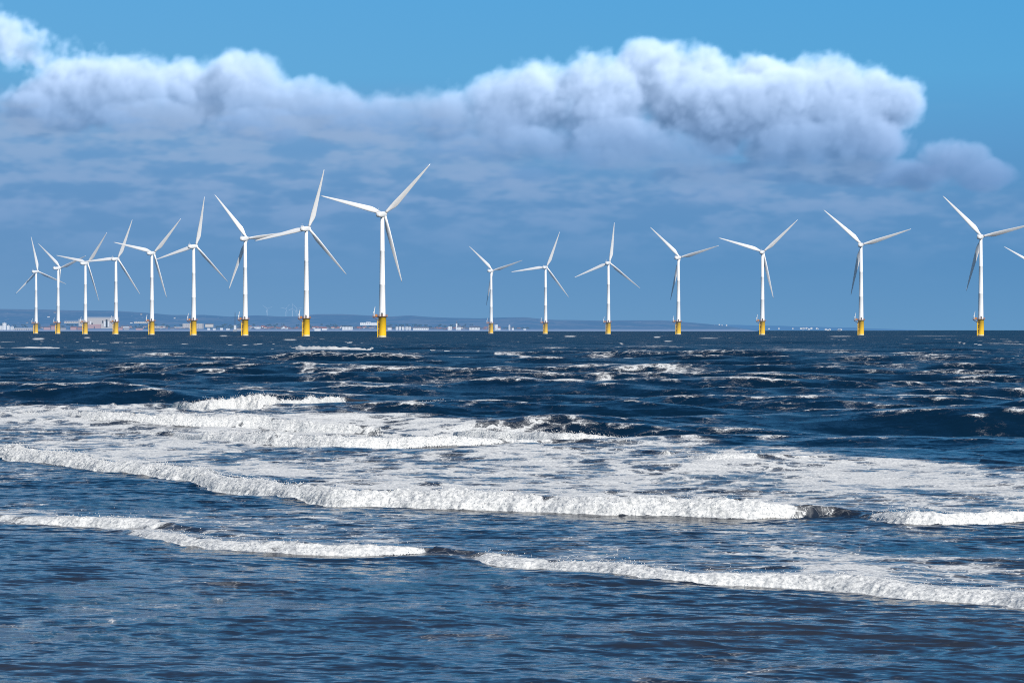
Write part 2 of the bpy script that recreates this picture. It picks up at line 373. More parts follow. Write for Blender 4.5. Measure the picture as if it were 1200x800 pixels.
TURBINE_FEET = [(42.3, 3025), (68.2, 2854), (100.1, 2645), (135.9, 2486), (178, 2296), (227, 2112), (287.4, 1933), (359, 1742), (448, 1525), (575.6, 2981), (639.3, 2818), (713, 2635), (795, 2442), (893.4, 2268), (1009, 2074), (1149.3, 1894)]
def build_sea():
    rows = [22.5]
    while rows[-1] < 9000:
        D = rows[-1]
        rows.append(D + min(max(.052, .048*(D/60)**2), 14.0))
    rows += [10000, 12000, 15000, 20000, 30000, 44000]
    yr = np.array(rows, np.float32); nr = len(yr)
    g_ = .25 + .55*np.linspace(0, 1, 110)[1:]**1.4
    tx = np.concatenate([-g_[::-1], np.linspace(-.25, .25, 1000), g_]).astype(np.float32); nc = len(tx)
    lean = .78*(1 - sst(95, 330, yr))                  # rows run along the crests, which lie oblique to the shore
    Y = (yr[:, None]/(1 + lean[:, None]*tx[None, :])).astype(np.float32); X = Y*tx[None, :]
    sp = np.gradient(yr).astype(np.float32)[:, None]*np.ones((1, nc), np.float32)
    px = (600 + FOC*tx)[None, :]*np.ones((nr, 1), np.float32); py = HOR + FOC*CAM_H/Y; ymin = Y.min(1); ymax = Y.max(1)
    Z = np.zeros_like(X); F = np.zeros_like(X); B = np.zeros_like(X); Tb = np.zeros_like(X)
    SL = np.zeros_like(X)
    # wind sea and swell
    deep = sst(68, 122, Y + 1.2*X); near = 1 - deep
    gust = .55 + .9*fbm(X/23, Y/31, 3, o=4.)
    rr = np.random.default_rng(7)
    lam = np.concatenate([np.exp(np.linspace(math.log(.17), math.log(.9), 44)), np.exp(np.linspace(math.log(.95), math.log(46), 66))])
    DX = np.zeros_like(X); DY = np.zeros_like(X)
    for L in lam:
        L = float(L*rr.uniform(.94, 1.06)); th = R(14) + rr.normal()*R(22 if L < 1 else 28 if L < 8 else 17)
        kx, ky = -math.sin(th)*2*math.pi/L, -math.cos(th)*2*math.pi/L
        k = 2*math.pi/L
        a = (.023 if L < .9 else .024 if L < 2.4 else .036 if L < 5 else .046 if L < 18 else .026)*L/(2*math.pi)
        m = np.clip((L/(2.6*sp) - 1)*1.2, 0, 1)
        if L > 4: m = m*(deep*1.0 + near*max(.07, .34 - .06*(L - 4)))
        else: m = m*gust*(deep*1.0 + near*(1.0 if L < 1 else .32))
        sel = np.nonzero(m.max(1) > 0)[0]
        if len(sel) == 0: continue
        s_ = slice(sel[0], sel[-1] + 1)
        ph = kx*X[s_] + ky*Y[s_] + rr.uniform(0, 6.28)
        c = np.cos(ph); s = np.sin(ph); mm = m[s_]*a
        Z[s_] += mm*c; DX[s_] -= .8*mm*s*kx/k; DY[s_] -= .8*mm*s*ky/k
        SL[s_] += mm*k*c
    # breaking waves
    for bi, b in enumerate(BREAKERS):
        ph = R(b['rot']); tX, tY = math.cos(ph), -math.sin(ph); nX, nY = -math.sin(ph), -math.cos(ph)
        P = []
        for qx, qy, th, fo in b['pts']:
            gx, gy = ground(qx, qy); P.append((gx*tX + gy*tY, gx*nX + gy*nY, th*gy/FOC, fo, gy))
        P.sort(); P = np.array(P)
        gy0, gy1 = P[:, 4].min(), P[:, 4].max(); big = gy0 > 300
        ext = 60 if big else 14
        ri = np.nonzero((ymax > gy0 - ext*.6) & (ymin < gy1 + ext*1.6))[0]; sl_ = slice(ri[0], ri[-1] + 1)
        x, y = X[sl_], Y[sl_]
        s = x*tX + y*tY; n = x*nX + y*nY
        sc = 1 if not big else 4.5
        mean = np.interp(s, P[:, 0], P[:, 1]).astype(np.float32)
        H = np.interp(s, P[:, 0], P[:, 2], left=0, right=0).astype(np.float32)
        fo = np.interp(s, P[:, 0], P[:, 3], left=0, right=0).astype(np.float32)
        z1 = np.zeros_like(s)
        jag = (fbm(s/(2.6*sc), z1, 2, o=bi*3.7 + 3.) - .5)*1.1*sc*.8 + (fbm(s/(.7*sc), z1 + n*.5/sc, 2, o=bi*5.3 + 8.) - .5)*.26*sc
        fo = np.clip(fo + (fbm(s/(1.3*sc), n/(5*sc), 2, o=31.) - .5)*.9*(fo*(1 - fo)*4 > .15), 0, 1)
        u = -(n - mean - jag*np.clip(fo + .35, 0, 1))
        H = H*(.62 if big else .70)*(.74 + .52*fbm(s/(1.5*sc), z1, 3, o=bi*4.1 + 13.))*(.70 + .60*fbm(s/(6*sc), z1, 2, o=bi*2.3 + 40.))
        if not big: fo = fo*(1 - .28*sst(.38, .26, fbm(s/2.7, z1 + n*.1, 2, o=bi*6.1 + 50.)))
        wf = np.maximum(np.maximum(H*(1.3 + .35*fo), .35), 1.3*sp[sl_])
        rise = np.clip(u/wf, 0, 1); rise = np.where(fo > .4, np.sqrt(np.clip(rise*(2 - rise), 0, 1))*.55 + .45*rise, sst(0, 1, rise))
        Lb = 2.3*H + (.8 if not big else 5)
        back = np.exp(-np.clip(u - wf*1.15, 0, None)/np.maximum(Lb, .05))
        prof = rise*back
        Z[sl_] = Z[sl_]*(1 - .6*np.clip(prof*1.2, 0, 1)*(H > .1)) + H*prof - .10*H*np.exp(-((u + H*1.2)/(1.3*H + .05))**2)
        on = sst(-.10, -.02, u)*fo*(H > .04)
        core = on*np.exp(-np.clip(u - wf*1.15, 0, None)/(.8*H + .2 + .6*sp[sl_]))
        tear = fbm(s/.42/sc, n/.42/sc, 3, .6, o=61.) - .5; tear2 = fbm(s/1.6/sc, n/1.2/sc, 2, .5, o=66.) - .5
        low = 1 - sst(.45, 1.5, u/wf)                     # dense and white at the foot, torn and greyer towards the crest
        Bf = core*np.clip(.75 + .9*low + 1.2*tear + .6*tear2, 0, 1.5) if big else core*np.clip(.62 + .75*low + 1.5*tear + .8*tear2, 0, 1.5)
        # boiling lumps on the broken front
        l1 = np.abs(fbm(s/.34/sc, n/.26/sc + 3, 2, o=2.) - .5)*2; l2 = np.abs(fbm(s/.12/sc, n/.10/sc, 2, o=6.) - .5)*2; l3 = fbm(s/.9/sc, n/.6/sc, 2, o=19.) - .5
        Z[sl_] += core*np.clip(H, 0, .9)*(.26*(l1 - .35) + .12*(l2 - .35) + .34*l3)
        DX[sl_] += nX*core*(l1 - .35)*.13*np.clip(H, 0, .9); DY[sl_] += nY*core*(l1 - .35)*.13*np.clip(H, 0, .9)
        B[sl_] = np.maximum(B[sl_], Bf)
        trail = on*np.exp(-np.clip(u, 0, None)/((3.5 + 6*H) if not big else 14))
        F[sl_] = np.maximum(F[sl_], trail*np.clip(.54 + .9*(fbm(s/2.4/sc, n/3.5/sc, 3, .55, o=23.) - .5), 0, 1))
        Tb[sl_] = np.maximum(Tb[sl_], (1 - fo)*prof*np.clip(H*2.2, 0, 1)*(not big))
    # broad fields of foam
    edge = np.interp(px, [-200, 0, 200, 440, 540, 760, 860, 1000, 1200, 1400], [468, 470, 476, 487, 493, 505, 522, 541, 549, 555])
    toeC = np.interp(px, [-100, 0, 170, 280, 400, 600, 800, 1000, 1200, 1400], [526, 536, 556, 575, 588, 596, 603, 601, 608, 606])
    meander = (fbm(X/6, Y/9, 3, o=5.) - .5)*9
    surf = sst(-2, 5, py - edge - meander*.5)*(1 - sst(-6, 2, py - toeC))
    lo = np.interp(px, [0, 300, 550, 750, 1000, 1200], [.60, .60, .63, .66, .63, .65])
    patch = fbm(X/3.2, Y/7.5, 4, .55, o=14.) - .5
    patch = patch + .30*(fbm(X/1.1, Y/3.0, 3, .6, o=27.) - .5)
    patch2 = fbm(X/11, Y/17, 3, .5, o=44.) - .5
    F = np.maximum(F, surf*np.clip(lo + patch*1.0 + patch2*.5, 0, .95))
    # dense sheet just behind the main breaker on the right
    F = np.maximum(F, surf*sst(620, 900, px)*sst(548, 580, py)*np.clip(.54 + patch*.9, 0, 1))
    F = np.maximum(F, surf*(1 - sst(380, 460, px))*sst(474, 482, py)*(1 - sst(500, 516, py))*np.clip(.46 + .14*sst(60, 240, px) + patch*.9, 0, 1))
    toeD = np.interp(px, [-100, 0, 100, 165, 250, 400, 480, 570, 750, 950, 1200, 1400], [606, 612, 618, 632, 644, 655, 653, 661, 680, 690, 713, 740])
    mid = sst(0, 8, py - toeC)*(1 - sst(-3, 2, py - toeD))
    fm = np.interp(px, [0, 200, 500, 700, 1200], [.33, .25, .20, .18, .20])
    F = np.maximum(F, mid*np.clip(fm + patch*.75 + patch2*.35, 0, .8))
    F = np.maximum(F, mid*(1 - sst(40, 130, px))*sst(588, 598, py)*np.clip(.66 + patch*.8, 0, 1))
    top = np.interp(px, [560, 640, 760, 900, 1200, 1400], [655, 641, 638, 641, 655, 665])
    F = np.maximum(F, mid*sst(560, 660, px)*sst(-6, 8, py - top - meander)*np.clip(.44 + patch*1.0, 0, .9))
    F = np.maximum(F, mid*sst(200, 300, px)*(1 - sst(440, 520, px))*sst(615, 632, py)*np.clip(.42 + patch*.9, 0, .9))
    F = np.maximum(F, mid*sst(60, 120, px)*(1 - sst(200, 260, px))*sst(596, 606, py)*np.clip(.45 + patch*.9, 0, .9))
    fore = sst(2, 14, py - toeD)
    F = np.maximum(F, fore*np.clip(.09 + patch*.5 + patch2*.3, 0, .38))
    # whitecaps on the steeper crests of the open sea
    cap = deep*sst(.20, .42, SL + (fbm(X/14, Y/26, 3, o=70.) - .5)*.55)*(1 - surf)
    F = np.maximum(F, np.where(Y > 62, np.clip(cap*.50 + deep*(1 - surf)*np.clip(.03 + patch*.55 + patch2*.45, 0, .38), 0, 1), 0))
    fleck = sst(150, 300, Y)*sst(.87, .94, .62*vnoise(X/2.3, Y/34, 33, 71) + .38*vnoise(X/19, Y/120, 3, 7) + .06)*(1 - .6*sst(900, 2500, Y))
    F = np.maximum(F, fleck*.85)
    lanes = (1 - surf)*sst(70, 120, Y)*sst(.56, .80, fbm(X/2.4, Y/14, 4, .6, o=90.))
    F = np.maximum(F, lanes*.20)
    for qx, qy, hx, hy, a in PATCHES:
        ri = np.nonzero((HOR + FOC*CAM_H/ymax < qy + 3*hy) & (HOR + FOC*CAM_H/ymin > qy - 3*hy))[0]
        if len(ri) == 0: continue
        sl_ = slice(ri[0], ri[-1] + 1)
        g = np.exp(-((px[sl_] - qx)/hx)**4 - ((py[sl_] - qy - (fbm(X[sl_]/5, Y[sl_]/40, 2, o=3.) - .5)*hy)/hy)**2)
        F[sl_] = np.maximum(F[sl_], a*g)
    for q in TURBINE_FEET:
        gx, gy = (q[0] - 600)/FOC*q[1], q[1]
        ri = np.nonzero((ymax > gy - 40) & (ymin < gy + 40))[0]; sl_ = slice(ri[0], ri[-1] + 1)
        F[sl_] = np.maximum(F[sl_], .7*np.exp(-(((X[sl_] - gx)/5.5)**2 + ((Y[sl_] - gy)/14)**2)))
    F = np.maximum(F, B*1.12)
    # turbid, sandy water close in
    Tb = np.clip(Tb + .42*(1 - sst(34, 75, Y)) + .28*surf + .30*sst(.35, .7, fbm(X/9, Y/5, 3, o=51.))*(1 - sst(30, 90, Y)), 0, 1)
    edge_drop = np.zeros_like(X); edge_drop[0] = -1.5; edge_drop[:, 0] = -1.5; edge_drop[:, -1] = -1.5
    co = np.stack([X + DX, Y + DY, Z + edge_drop], -1).astype(np.float32).reshape(-1, 3)
    me = grid_mesh('sea', co, nr, nc)
    for nm, arr in (('foam', F), ('bore', B), ('turbid', Tb), ('chop', np.interp(Y, [28, 45, 70, 120, 250, 900], [.09, .11, .16, .23, .31, .42]))):
        at = me.attributes.new(nm, 'FLOAT', 'POINT'); at.data.foreach_set('value', arr.astype(np.float32).ravel())
    me.materials.append(sea_mat())
    o = bpy.data.objects.new('sea', me); COL.objects.link(o)
    tag(o, kind='structure', label='rough dark blue sea with lines of white breakers')
    # droplets thrown up along the broken crests
    Bv = np.clip(B, 0, 1).ravel(); w_ = np.where((Bv > .5) & (Y.ravel() < 160), Bv*sp.ravel()*Y.ravel(), 0).astype(np.float64); w_ /= w_.sum()
    nd = 16000; pick = rr.choice(len(w_), nd, p=w_)
    P = co[pick] + np.stack([rr.normal(0, .10, nd), rr.normal(0, .12, nd), .01 + rr.exponential(.045, nd)], 1)
    rad = rr.uniform(.005, .015, nd)*np.clip(Y.ravel()[pick]/60, .7, 1.5)
    oc = np.array([(1, 0, 0), (-1, 0, 0), (0, 1, 0), (0, -1, 0), (0, 0, 1), (0, 0, -1)], float)
    V = (P[:, None, :] + oc[None]*rad[:, None, None]*rr.uniform(.6, 1.3, (nd, 6, 1))).reshape(-1, 3).astype(np.float32)
    tri = np.array([(0, 2, 4), (2, 1, 4), (1, 3, 4), (3, 0, 4), (2, 0, 5), (1, 2, 5), (3, 1, 5), (0, 3, 5)])
    T3 = (np.arange(nd)[:, None, None]*6 + tri[None]).reshape(-1, 3).astype(np.int32)
    ms = bpy.data.meshes.new('sea_spray'); ms.vertices.add(len(V)); ms.vertices.foreach_set('co', V.ravel())
    ms.loops.add(T3.size); ms.loops.foreach_set('vertex_index', T3.ravel()); ms.polygons.add(len(T3)); ms.polygons.foreach_set('loop_start', np.arange(0, T3.size, 3, dtype=np.int32)); ms.update(calc_edges=True)
    dm, t = new_mat('white_droplets'); d = t.n('ShaderNodeBsdfPrincipled', {'Base Color': (.78, .77, .74, 1), 'Roughness': .6}); t.l.new(d.outputs[0], t.n('ShaderNodeOutputMaterial').inputs[0])
    ms.materials.append(dm); ob = bpy.data.objects.new('sea_spray', ms); COL.objects.link(ob); tag(ob, 'fine white spray thrown up along the breaking crests', 'spray', kind='stuff')
    print('sea', nr, nc)

def sea_mat():
    m, t = new_mat('sea_water')
    pos = t.n('ShaderNodeNewGeometry').outputs['Position']
    nrm = t.n('ShaderNodeNewGeometry').outputs['Normal']
    att = lambda n: t.n('ShaderNodeAttribute', attribute_name=n).outputs['Fac']
    F, B, T = att('foam'), att('bore'), att('turbid')
    # small ripples tilt the surface
    def ripple(scale, amp, stretch=(1, 1, 1)):
        mp = t.n('ShaderNodeMapping', {'Vector': pos, 'Scale': stretch, 'Rotation': (0, 0, R(-20))})
        nz = t.n('ShaderNodeTexNoise', {'Vector': mp.outputs[0], 'Scale': scale, 'Detail': 3., 'Roughness': .55})
        v = t.vmath('SUBTRACT', nz.outputs['Color'], (.5, .5, .5))
        return t.vmath('SCALE', v, scale=amp)
    r1 = ripple(7., .40, (.6, 1.2, 1)); r2 = ripple(2.2, .50, (.5, 1.3, 1)); r3 = ripple(.35, .42, (.6, 1.2, 1))
    r = t.vmath('MULTIPLY', t.vmath('ADD', t.vmath('ADD', r1, r2), r3), (1, 1.25, 0))
    wn = t.vmath('NORMALIZE', t.vmath('ADD', nrm, r))
    deepc = (.0022, .0135, .031, 1); sand = (.037, .037, .042, 1)
    col = t.mix(T, deepc, sand)
    water = t.n('ShaderNodeBsdfPrincipled', {'Base Color': col, 'Roughness': att('chop'), 'IOR': 1.33, 'Specular IOR Level': t.ramp(att('chop'), .12, .42, .5, .27), 'Normal': wn})
    # foam: lace, clots and streaks
    warp = t.n('ShaderNodeTexNoise', {'Vector': pos, 'Scale': .9, 'Detail': 4., 'Roughness': .6})
    wv = t.vmath('SCALE', t.vmath('SUBTRACT', warp.outputs['Color'], (.5, .5, .5)), scale=1.5)
    p2 = t.vmath('ADD', pos, wv)
    mp = t.n('ShaderNodeMapping', {'Vector': p2, 'Scale': (.62, 1.05, .6)})
    v1 = t.n('ShaderNodeTexVoronoi', {'Vector': mp.outputs[0], 'Scale': .95}, feature='DISTANCE_TO_EDGE')
    v2 = t.n('ShaderNodeTexVoronoi', {'Vector': mp.outputs[0], 'Scale': 4.2}, feature='DISTANCE_TO_EDGE')
    l1 = t.ramp(v1.outputs['Distance'], 0., .22, 1., 0.); l2 = t.ramp(v2.outputs['Distance'], 0., .09, 1., 0.)
    n1 = t.n('ShaderNodeTexNoise', {'Vector': mp.outputs[0], 'Scale': .85, 'Detail': 10., 'Roughness': .72}).outputs[0]
    n1 = t.ramp(n1, .28, .72)
    pat = t.math('ADD', t.math('MULTIPLY', n1, .46), t.math('ADD', t.math('MULTIPLY', l1, .32), t.math('MULTIPLY', l2, .22)))
    thr = t.math('SUBTRACT', 1.0, F)
    a = t.ramp(pat, t.math('SUBTRACT', thr, .09), t.math('ADD', thr, .16))
    veil = t.math('MULTIPLY', t.ramp(pat, t.math('SUBTRACT', thr, .34), t.math('ADD', thr, .12)), .28)   # thin froth, half see-through
    a = t.math('MAXIMUM', a, veil)
    a = t.math('MULTIPLY', a, t.ramp(F, .02, .16))
    fnz = t.n('ShaderNodeTexNoise', {'Vector': pos, 'Scale': 11., 'Detail': 6., 'Roughness': .7})
    fr = t.vmath('SCALE', t.vmath('SUBTRACT', fnz.outputs['Color'], (.5, .5, .5)), scale=t.math('ADD', .6, t.math('MULTIPLY', B, .7)))
    fn = t.vmath('NORMALIZE', t.vmath('ADD', nrm, fr))
    clot = t.ramp(fnz.outputs[0], .3, .62)
    fine = t.n('ShaderNodeTexNoise', {'Vector': pos, 'Scale': 26., 'Detail': 4., 'Roughness': .7}).outputs[0]
    clot = t.math('MULTIPLY', clot, t.ramp(fine, .30, .56, .35, 1.))
    fcol = t.mix(clot, (.41, .42, .42, 1), (.77, .76, .72, 1))
    foam = t.n('ShaderNodeBsdfPrincipled', {'Base Color': fcol, 'Roughness': .8, 'IOR': 1.2, 'Normal': fn})
    mx = t.n('ShaderNodeMixShader', {0: a, 1: water.outputs[0], 2: foam.outputs[0]})
    t.l.new(mx.outputs[0], t.n('ShaderNodeOutputMaterial').inputs[0])
    return m

build_sea()

# sea bed and beach: one sheet under everything, rising to the dry sand the photograph was taken from
def build_ground():
    ys = np.array([-400, -60, -20, 0, 12, 22, 30, 45, 90, 400, 3000, 12000, 50000.]); xs = np.array([-60000, -9000, -1500, -300, -80, -30, -10, 0, 10, 30, 80, 300, 1500, 9000, 60000.])
    zs = np.interp(ys, [-400, -60, 0, 22, 30, 45, 90, 50000], [6, 4, 2.4, .2, -1.7, -2.2, -3, -3])
    Xg, Yg = np.meshgrid(xs, ys); Zg = np.repeat(zs[:, None], len(xs), 1)
    me = grid_mesh('beach', np.stack([Xg, Yg, Zg], -1).astype(np.float32), len(ys), len(xs))
    m, t = new_mat('wet_sand')
    pos = t.n('ShaderNodeNewGeometry').outputs['Position']
    nz = t.n('ShaderNodeTexNoise', {'Vector': pos, 'Scale': .8, 'Detail': 6.})
    p = t.n('ShaderNodeBsdfPrincipled', {'Base Color': t.mix(nz.outputs[0], (.16, .12, .085, 1), (.27, .21, .15, 1)), 'Roughness': .7})
    t.l.new(p.outputs[0], t.n('ShaderNodeOutputMaterial').inputs[0])
    me.materials.append(m)
    o = bpy.data.objects.new('beach', me); COL.objects.link(o); tag(o, kind='structure', label='sandy beach and sea bed under the water')
build_ground()

# ------------------------------------------------------------------ far shore: hills
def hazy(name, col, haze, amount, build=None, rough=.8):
    """a surface seen through kilometres of blue sea air: the air light is painted in as an even glow"""
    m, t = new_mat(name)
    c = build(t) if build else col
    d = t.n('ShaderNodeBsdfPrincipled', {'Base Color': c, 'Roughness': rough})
    e = t.n('ShaderNodeEmission', {'Color': haze, 'Strength': 1.})  # haze put into the material as emission, mixed over the surface colour
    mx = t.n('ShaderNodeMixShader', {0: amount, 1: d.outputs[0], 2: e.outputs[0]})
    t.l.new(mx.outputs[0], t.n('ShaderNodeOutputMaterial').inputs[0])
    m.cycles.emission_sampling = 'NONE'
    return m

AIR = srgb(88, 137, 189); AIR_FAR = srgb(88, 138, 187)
SIL = [(-500, 362), (-200, 361), (0, 362), (40, 362.5), (80, 363.5), (140, 364.5), (165, 366), (200, 369), (240, 369), (270, 371), (300, 369.5), (330, 371), (350, 370.5), (372, 368.2), (400, 368), (430, 369.5), (455, 371),
       (480, 369.5), (500, 371.2), (530, 372.5), (560, 373), (590, 372), (615, 371.8), (632, 373.6), (650, 374.8), (700, 375.6), (745, 375.2), (775, 375.2), (800, 377), (830, 379.6), (855, 382.5), (880, 386.5), (900, 389), (960, 392)]
def hill_h(px, r):
    """height of the land at frame column px, r = 0 at the shore .. 1 at the skyline"""
    e = HOR - np.interp(px, [p[0] for p in SIL], [p[1] for p in SIL])
    ridge = CAM_H + e/FOC*13500
    low = np.clip(ridge, -6, 9)
    und = (vnoise(px/26, r*5, 3, 8) - .5)*14*r*(1 - r)*2*np.clip(ridge/60, 0, 1)
    return low*sst(0, .035, r) + (ridge - low)*(.55*sst(.08, 1, r) + .45*sst(.04, .55, r)*r**.5) + und - 2.5*(r < .001)
def build_hills():
    pxs = np.linspace(-520, 960, 520); rs = np.concatenate([np.linspace(0, .1, 16), np.linspace(.115, 1, 60), [1.02, 1.2]])
    P, Rr = np.meshgrid(pxs, rs)
    D = 8000 + 5500*Rr
    H = hill_h(P, np.clip(Rr, 0, 1)); H[-1] = -20; H[-2] -= 2
    co = np.stack([(P - 600)/FOC*D, D, H], -1).astype(np.float32).reshape(-1, 3)
    me = grid_mesh('hills', co, len(rs), len(pxs))
    def c(t):
        pos = t.n('ShaderNodeNewGeometry').outputs['Position']
        mp = t.n('ShaderNodeMapping', {'Vector': pos, 'Scale': (.0022, .0014, .0)})
        v = t.n('ShaderNodeTexVoronoi', {'Vector': mp.outputs[0], 'Scale': 1.6, 'Randomness': .9})
        n = t.n('ShaderNodeTexNoise', {'Vector': mp.outputs[0], 'Scale': 9., 'Detail': 6.})
        cr = t.n('ShaderNodeSeparateColor', {0: v.outputs['Color']})
        f = t.mix(t.ramp(cr.outputs[0], .45, .75), (.035, .06, .03, 1), (.20, .17, .10, 1))
        f = t.mix(t.ramp(n.outputs[0], .50, .60), f, (.025, .04, .025, 1))
        hdg = t.n('ShaderNodeTexVoronoi', {'Vector': mp.outputs[0], 'Scale': 3.1}, feature='DISTANCE_TO_EDGE').outputs['Distance']
        f = t.mix(t.ramp(hdg, .0, .03, .7, 0.), f, (.42, .33, .26, 1))
        sy = t.n('ShaderNodeSeparateXYZ', {0: pos})
        shore = t.math('MULTIPLY', t.ramp(sy.outputs[1], 8110, 8170, 1., 0.), .9)
        return t.mix(shore, f, (.55, .47, .42, 1))
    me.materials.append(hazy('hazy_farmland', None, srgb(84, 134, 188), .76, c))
    o = bpy.data.objects.new('hills', me); COL.objects.link(o); tag(o, kind='structure', label='low blue hazy hills behind the far town')
    # farther headland, paler
    S2 = [(640, 377), (700, 377.5), (800, 378.5), (850, 380), (900, 381), (950, 382), (1000, 383.6), (1040, 385), (1075, 386.6), (1100, 388)]
    pxs = np.linspace(640, 1110, 240); rs = np.linspace(0, 1, 24)
    P, Rr = np.meshgrid(pxs, rs); D = 17000 + 7000*Rr
    ridge = CAM_H + (HOR - np.interp(P, [p[0] for p in S2], [p[1] for p in S2]))/FOC*24000
    H = ridge*sst(-.05, 1, Rr) - 4 + (vnoise(P/17, Rr*4) - .5)*10*Rr
    co = np.stack([(P - 600)/FOC*D, D, H], -1).astype(np.float32).reshape(-1, 3)
    me = grid_mesh('headland', co, len(rs), len(pxs))
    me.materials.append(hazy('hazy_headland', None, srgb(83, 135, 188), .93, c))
    o = bpy.data.objects.new('headland', me); COL.objects.link(o); tag(o, kind='structure', label='faint far headland meeting the sea on the right')
build_hills()

# ------------------------------------------------------------------ far shore: town and power station
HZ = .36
def wallmat(name, c): return hazy(name, c, AIR, HZ)  # building colour with the haze glow blended in
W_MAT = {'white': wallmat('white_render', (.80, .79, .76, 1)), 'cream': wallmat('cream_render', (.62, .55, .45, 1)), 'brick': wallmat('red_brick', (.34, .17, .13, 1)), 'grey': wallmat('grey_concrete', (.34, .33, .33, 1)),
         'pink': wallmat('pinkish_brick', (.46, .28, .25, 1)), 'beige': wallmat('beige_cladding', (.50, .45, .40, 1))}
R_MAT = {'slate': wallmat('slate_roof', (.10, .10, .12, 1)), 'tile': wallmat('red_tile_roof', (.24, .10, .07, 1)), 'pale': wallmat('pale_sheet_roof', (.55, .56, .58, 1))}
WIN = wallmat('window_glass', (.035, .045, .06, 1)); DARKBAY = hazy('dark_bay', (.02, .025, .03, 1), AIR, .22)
def land(px, D):
    r = (D - 8000)/5500
    return float(hill_h(np.array([float(px)]), np.array([float(r)]))[0])
def wframe(px, D):
    return (px - 600)/FOC*D
HCACHE = {}
def house(px, D, wpx, hpx, wall, roof, kind, label, group, z=None):
    """a real building seen from far off: walls, roof, windows facing the sea"""
    s = D/FOC; W, H = wpx*s, hpx*s; dep = max(8., W*.6)
    cat = {'gable': 'house', 'flat': 'block of flats', 'shed': 'industrial shed', 'tower': 'tower block', 'terrace': 'terrace', 'church': 'church'}[kind]
    name = {'gable': 'gabled_house', 'flat': 'apartment_block', 'shed': 'industrial_shed', 'tower': 'tower_block', 'terrace': 'terraced_houses', 'church': 'church'}[kind]
    zz = land(px, D) - .5 if z is None else z
    root = empty(name, (wframe(px, D), D, zz))
    tag(root, label, cat, group)
    hw = W/2
    b = bmesh.new()
    eave = H*.62 if kind in ('gable', 'terrace', 'church') else H*.80 if kind == 'shed' else H
    box(b, -hw, hw, 0, dep, -2, eave)
    if kind in ('gable', 'shed', 'terrace', 'church'):      # gable ends
        for x in (-hw, hw - .3):
            v = [b.verts.new(p) for p in ((x, 0, eave), (x, dep, eave), (x, dep/2, H - .15), (x + .3, 0, eave), (x + .3, dep, eave), (x + .3, dep/2, H - .15))]
            b.faces.new(v[:3]); b.faces.new(v[3:][::-1]); b.faces.new((v[0], v[2], v[5], v[3])); b.faces.new((v[1], v[4], v[5], v[2]))
    if kind == 'church':
        box(b, -hw - 5, -hw, 2, 7, -2, H*1.5)
    link('wall', b, W_MAT[wall], root)
    b = bmesh.new()
    if kind in ('gable', 'shed', 'terrace', 'church'):
        o = .5; t = .35
        for sgn in (0, 1):
            y0, y1 = (-o, dep/2) if sgn == 0 else (dep + o, dep/2)
            v = [b.verts.new(p) for p in ((-hw - o, y0, eave - .2), (hw + o, y0, eave - .2), (hw + o, y1, H), (-hw - o, y1, H), (-hw - o, y0, eave - .2 + t), (hw + o, y0, eave - .2 + t), (hw + o, y1, H + t), (-hw - o, y1, H + t))]
            for f in ((0, 1, 2, 3), (4, 5, 6, 7), (0, 1, 5, 4), (1, 2, 6, 5), (2, 3, 7, 6), (3, 0, 4, 7)): b.faces.new([v[i] for i in f])
    else:
        box(b, -hw - .4, hw + .4, -.4, dep + .4, H + .01, H + .8); box(b, -hw*.3, hw*.2, dep*.3, dep*.7, H + .8, H + 3.0)
    if kind == 'church':
        v = [b.verts.new(p) for p in ((-hw - 5.2, 1.8, H*1.5), (-hw + .2, 1.8, H*1.5), (-hw + .2, 7.2, H*1.5), (-hw - 5.2, 7.2, H*1.5), (-hw - 2.5, 4.5, H*2.4))]
        for i in range(4): b.faces.new((v[i], v[(i + 1) % 4], v[4]))
        b.faces.new(v[:4][::-1])
    link('roof', b, R_MAT[roof], root)
    if kind in ('flat', 'tower', 'church') or wpx > 9:      # windows only where the building is big enough for them to tell
        nwin = min(8, max(1, int(W/5))); nst = 1 if kind == 'shed' else min(4, max(1, int(eave/3.1))); me = None
        for st in range(nst):
            for i in range(nwin):
                x = -hw + W*(i + .5)/nwin; z0 = eave*(st + .3)/nst; z1 = z0 + (eave*.5 if kind == 'shed' else min(1.7, eave/nst*.5))
                if me is None:
                    b = bmesh.new(); box(b, -.8, .8, -.06, .12, 0, z1 - z0); o = link('window', b, WIN, root); me = o.data
                else:
                    o = bpy.data.objects.new('window', me); COL.objects.link(o); o.parent = root
                o.location = (x, 0, z0)
    if kind in ('gable', 'terrace'):
        n = 1 if kind == 'gable' else max(2, int(W/9)); me = None
        for i in range(n):
            x = hw*.6 if n == 1 else -hw + W*(i + 1)/(n + 1)
            if me is None:
                b = bmesh.new(); box(b, -.5, .5, -.5, .5, -.3, 1.4); tube(b, (0, 0, 1.4), (0, 0, 1.9), .2, 8, .16); o = link('chimney', b, W_MAT['brick'], root); me = o.data
            else:
                o = bpy.data.objects.new('chimney', me); COL.objects.link(o); o.parent = root
            o.location = (x, dep/2, H)
    return root

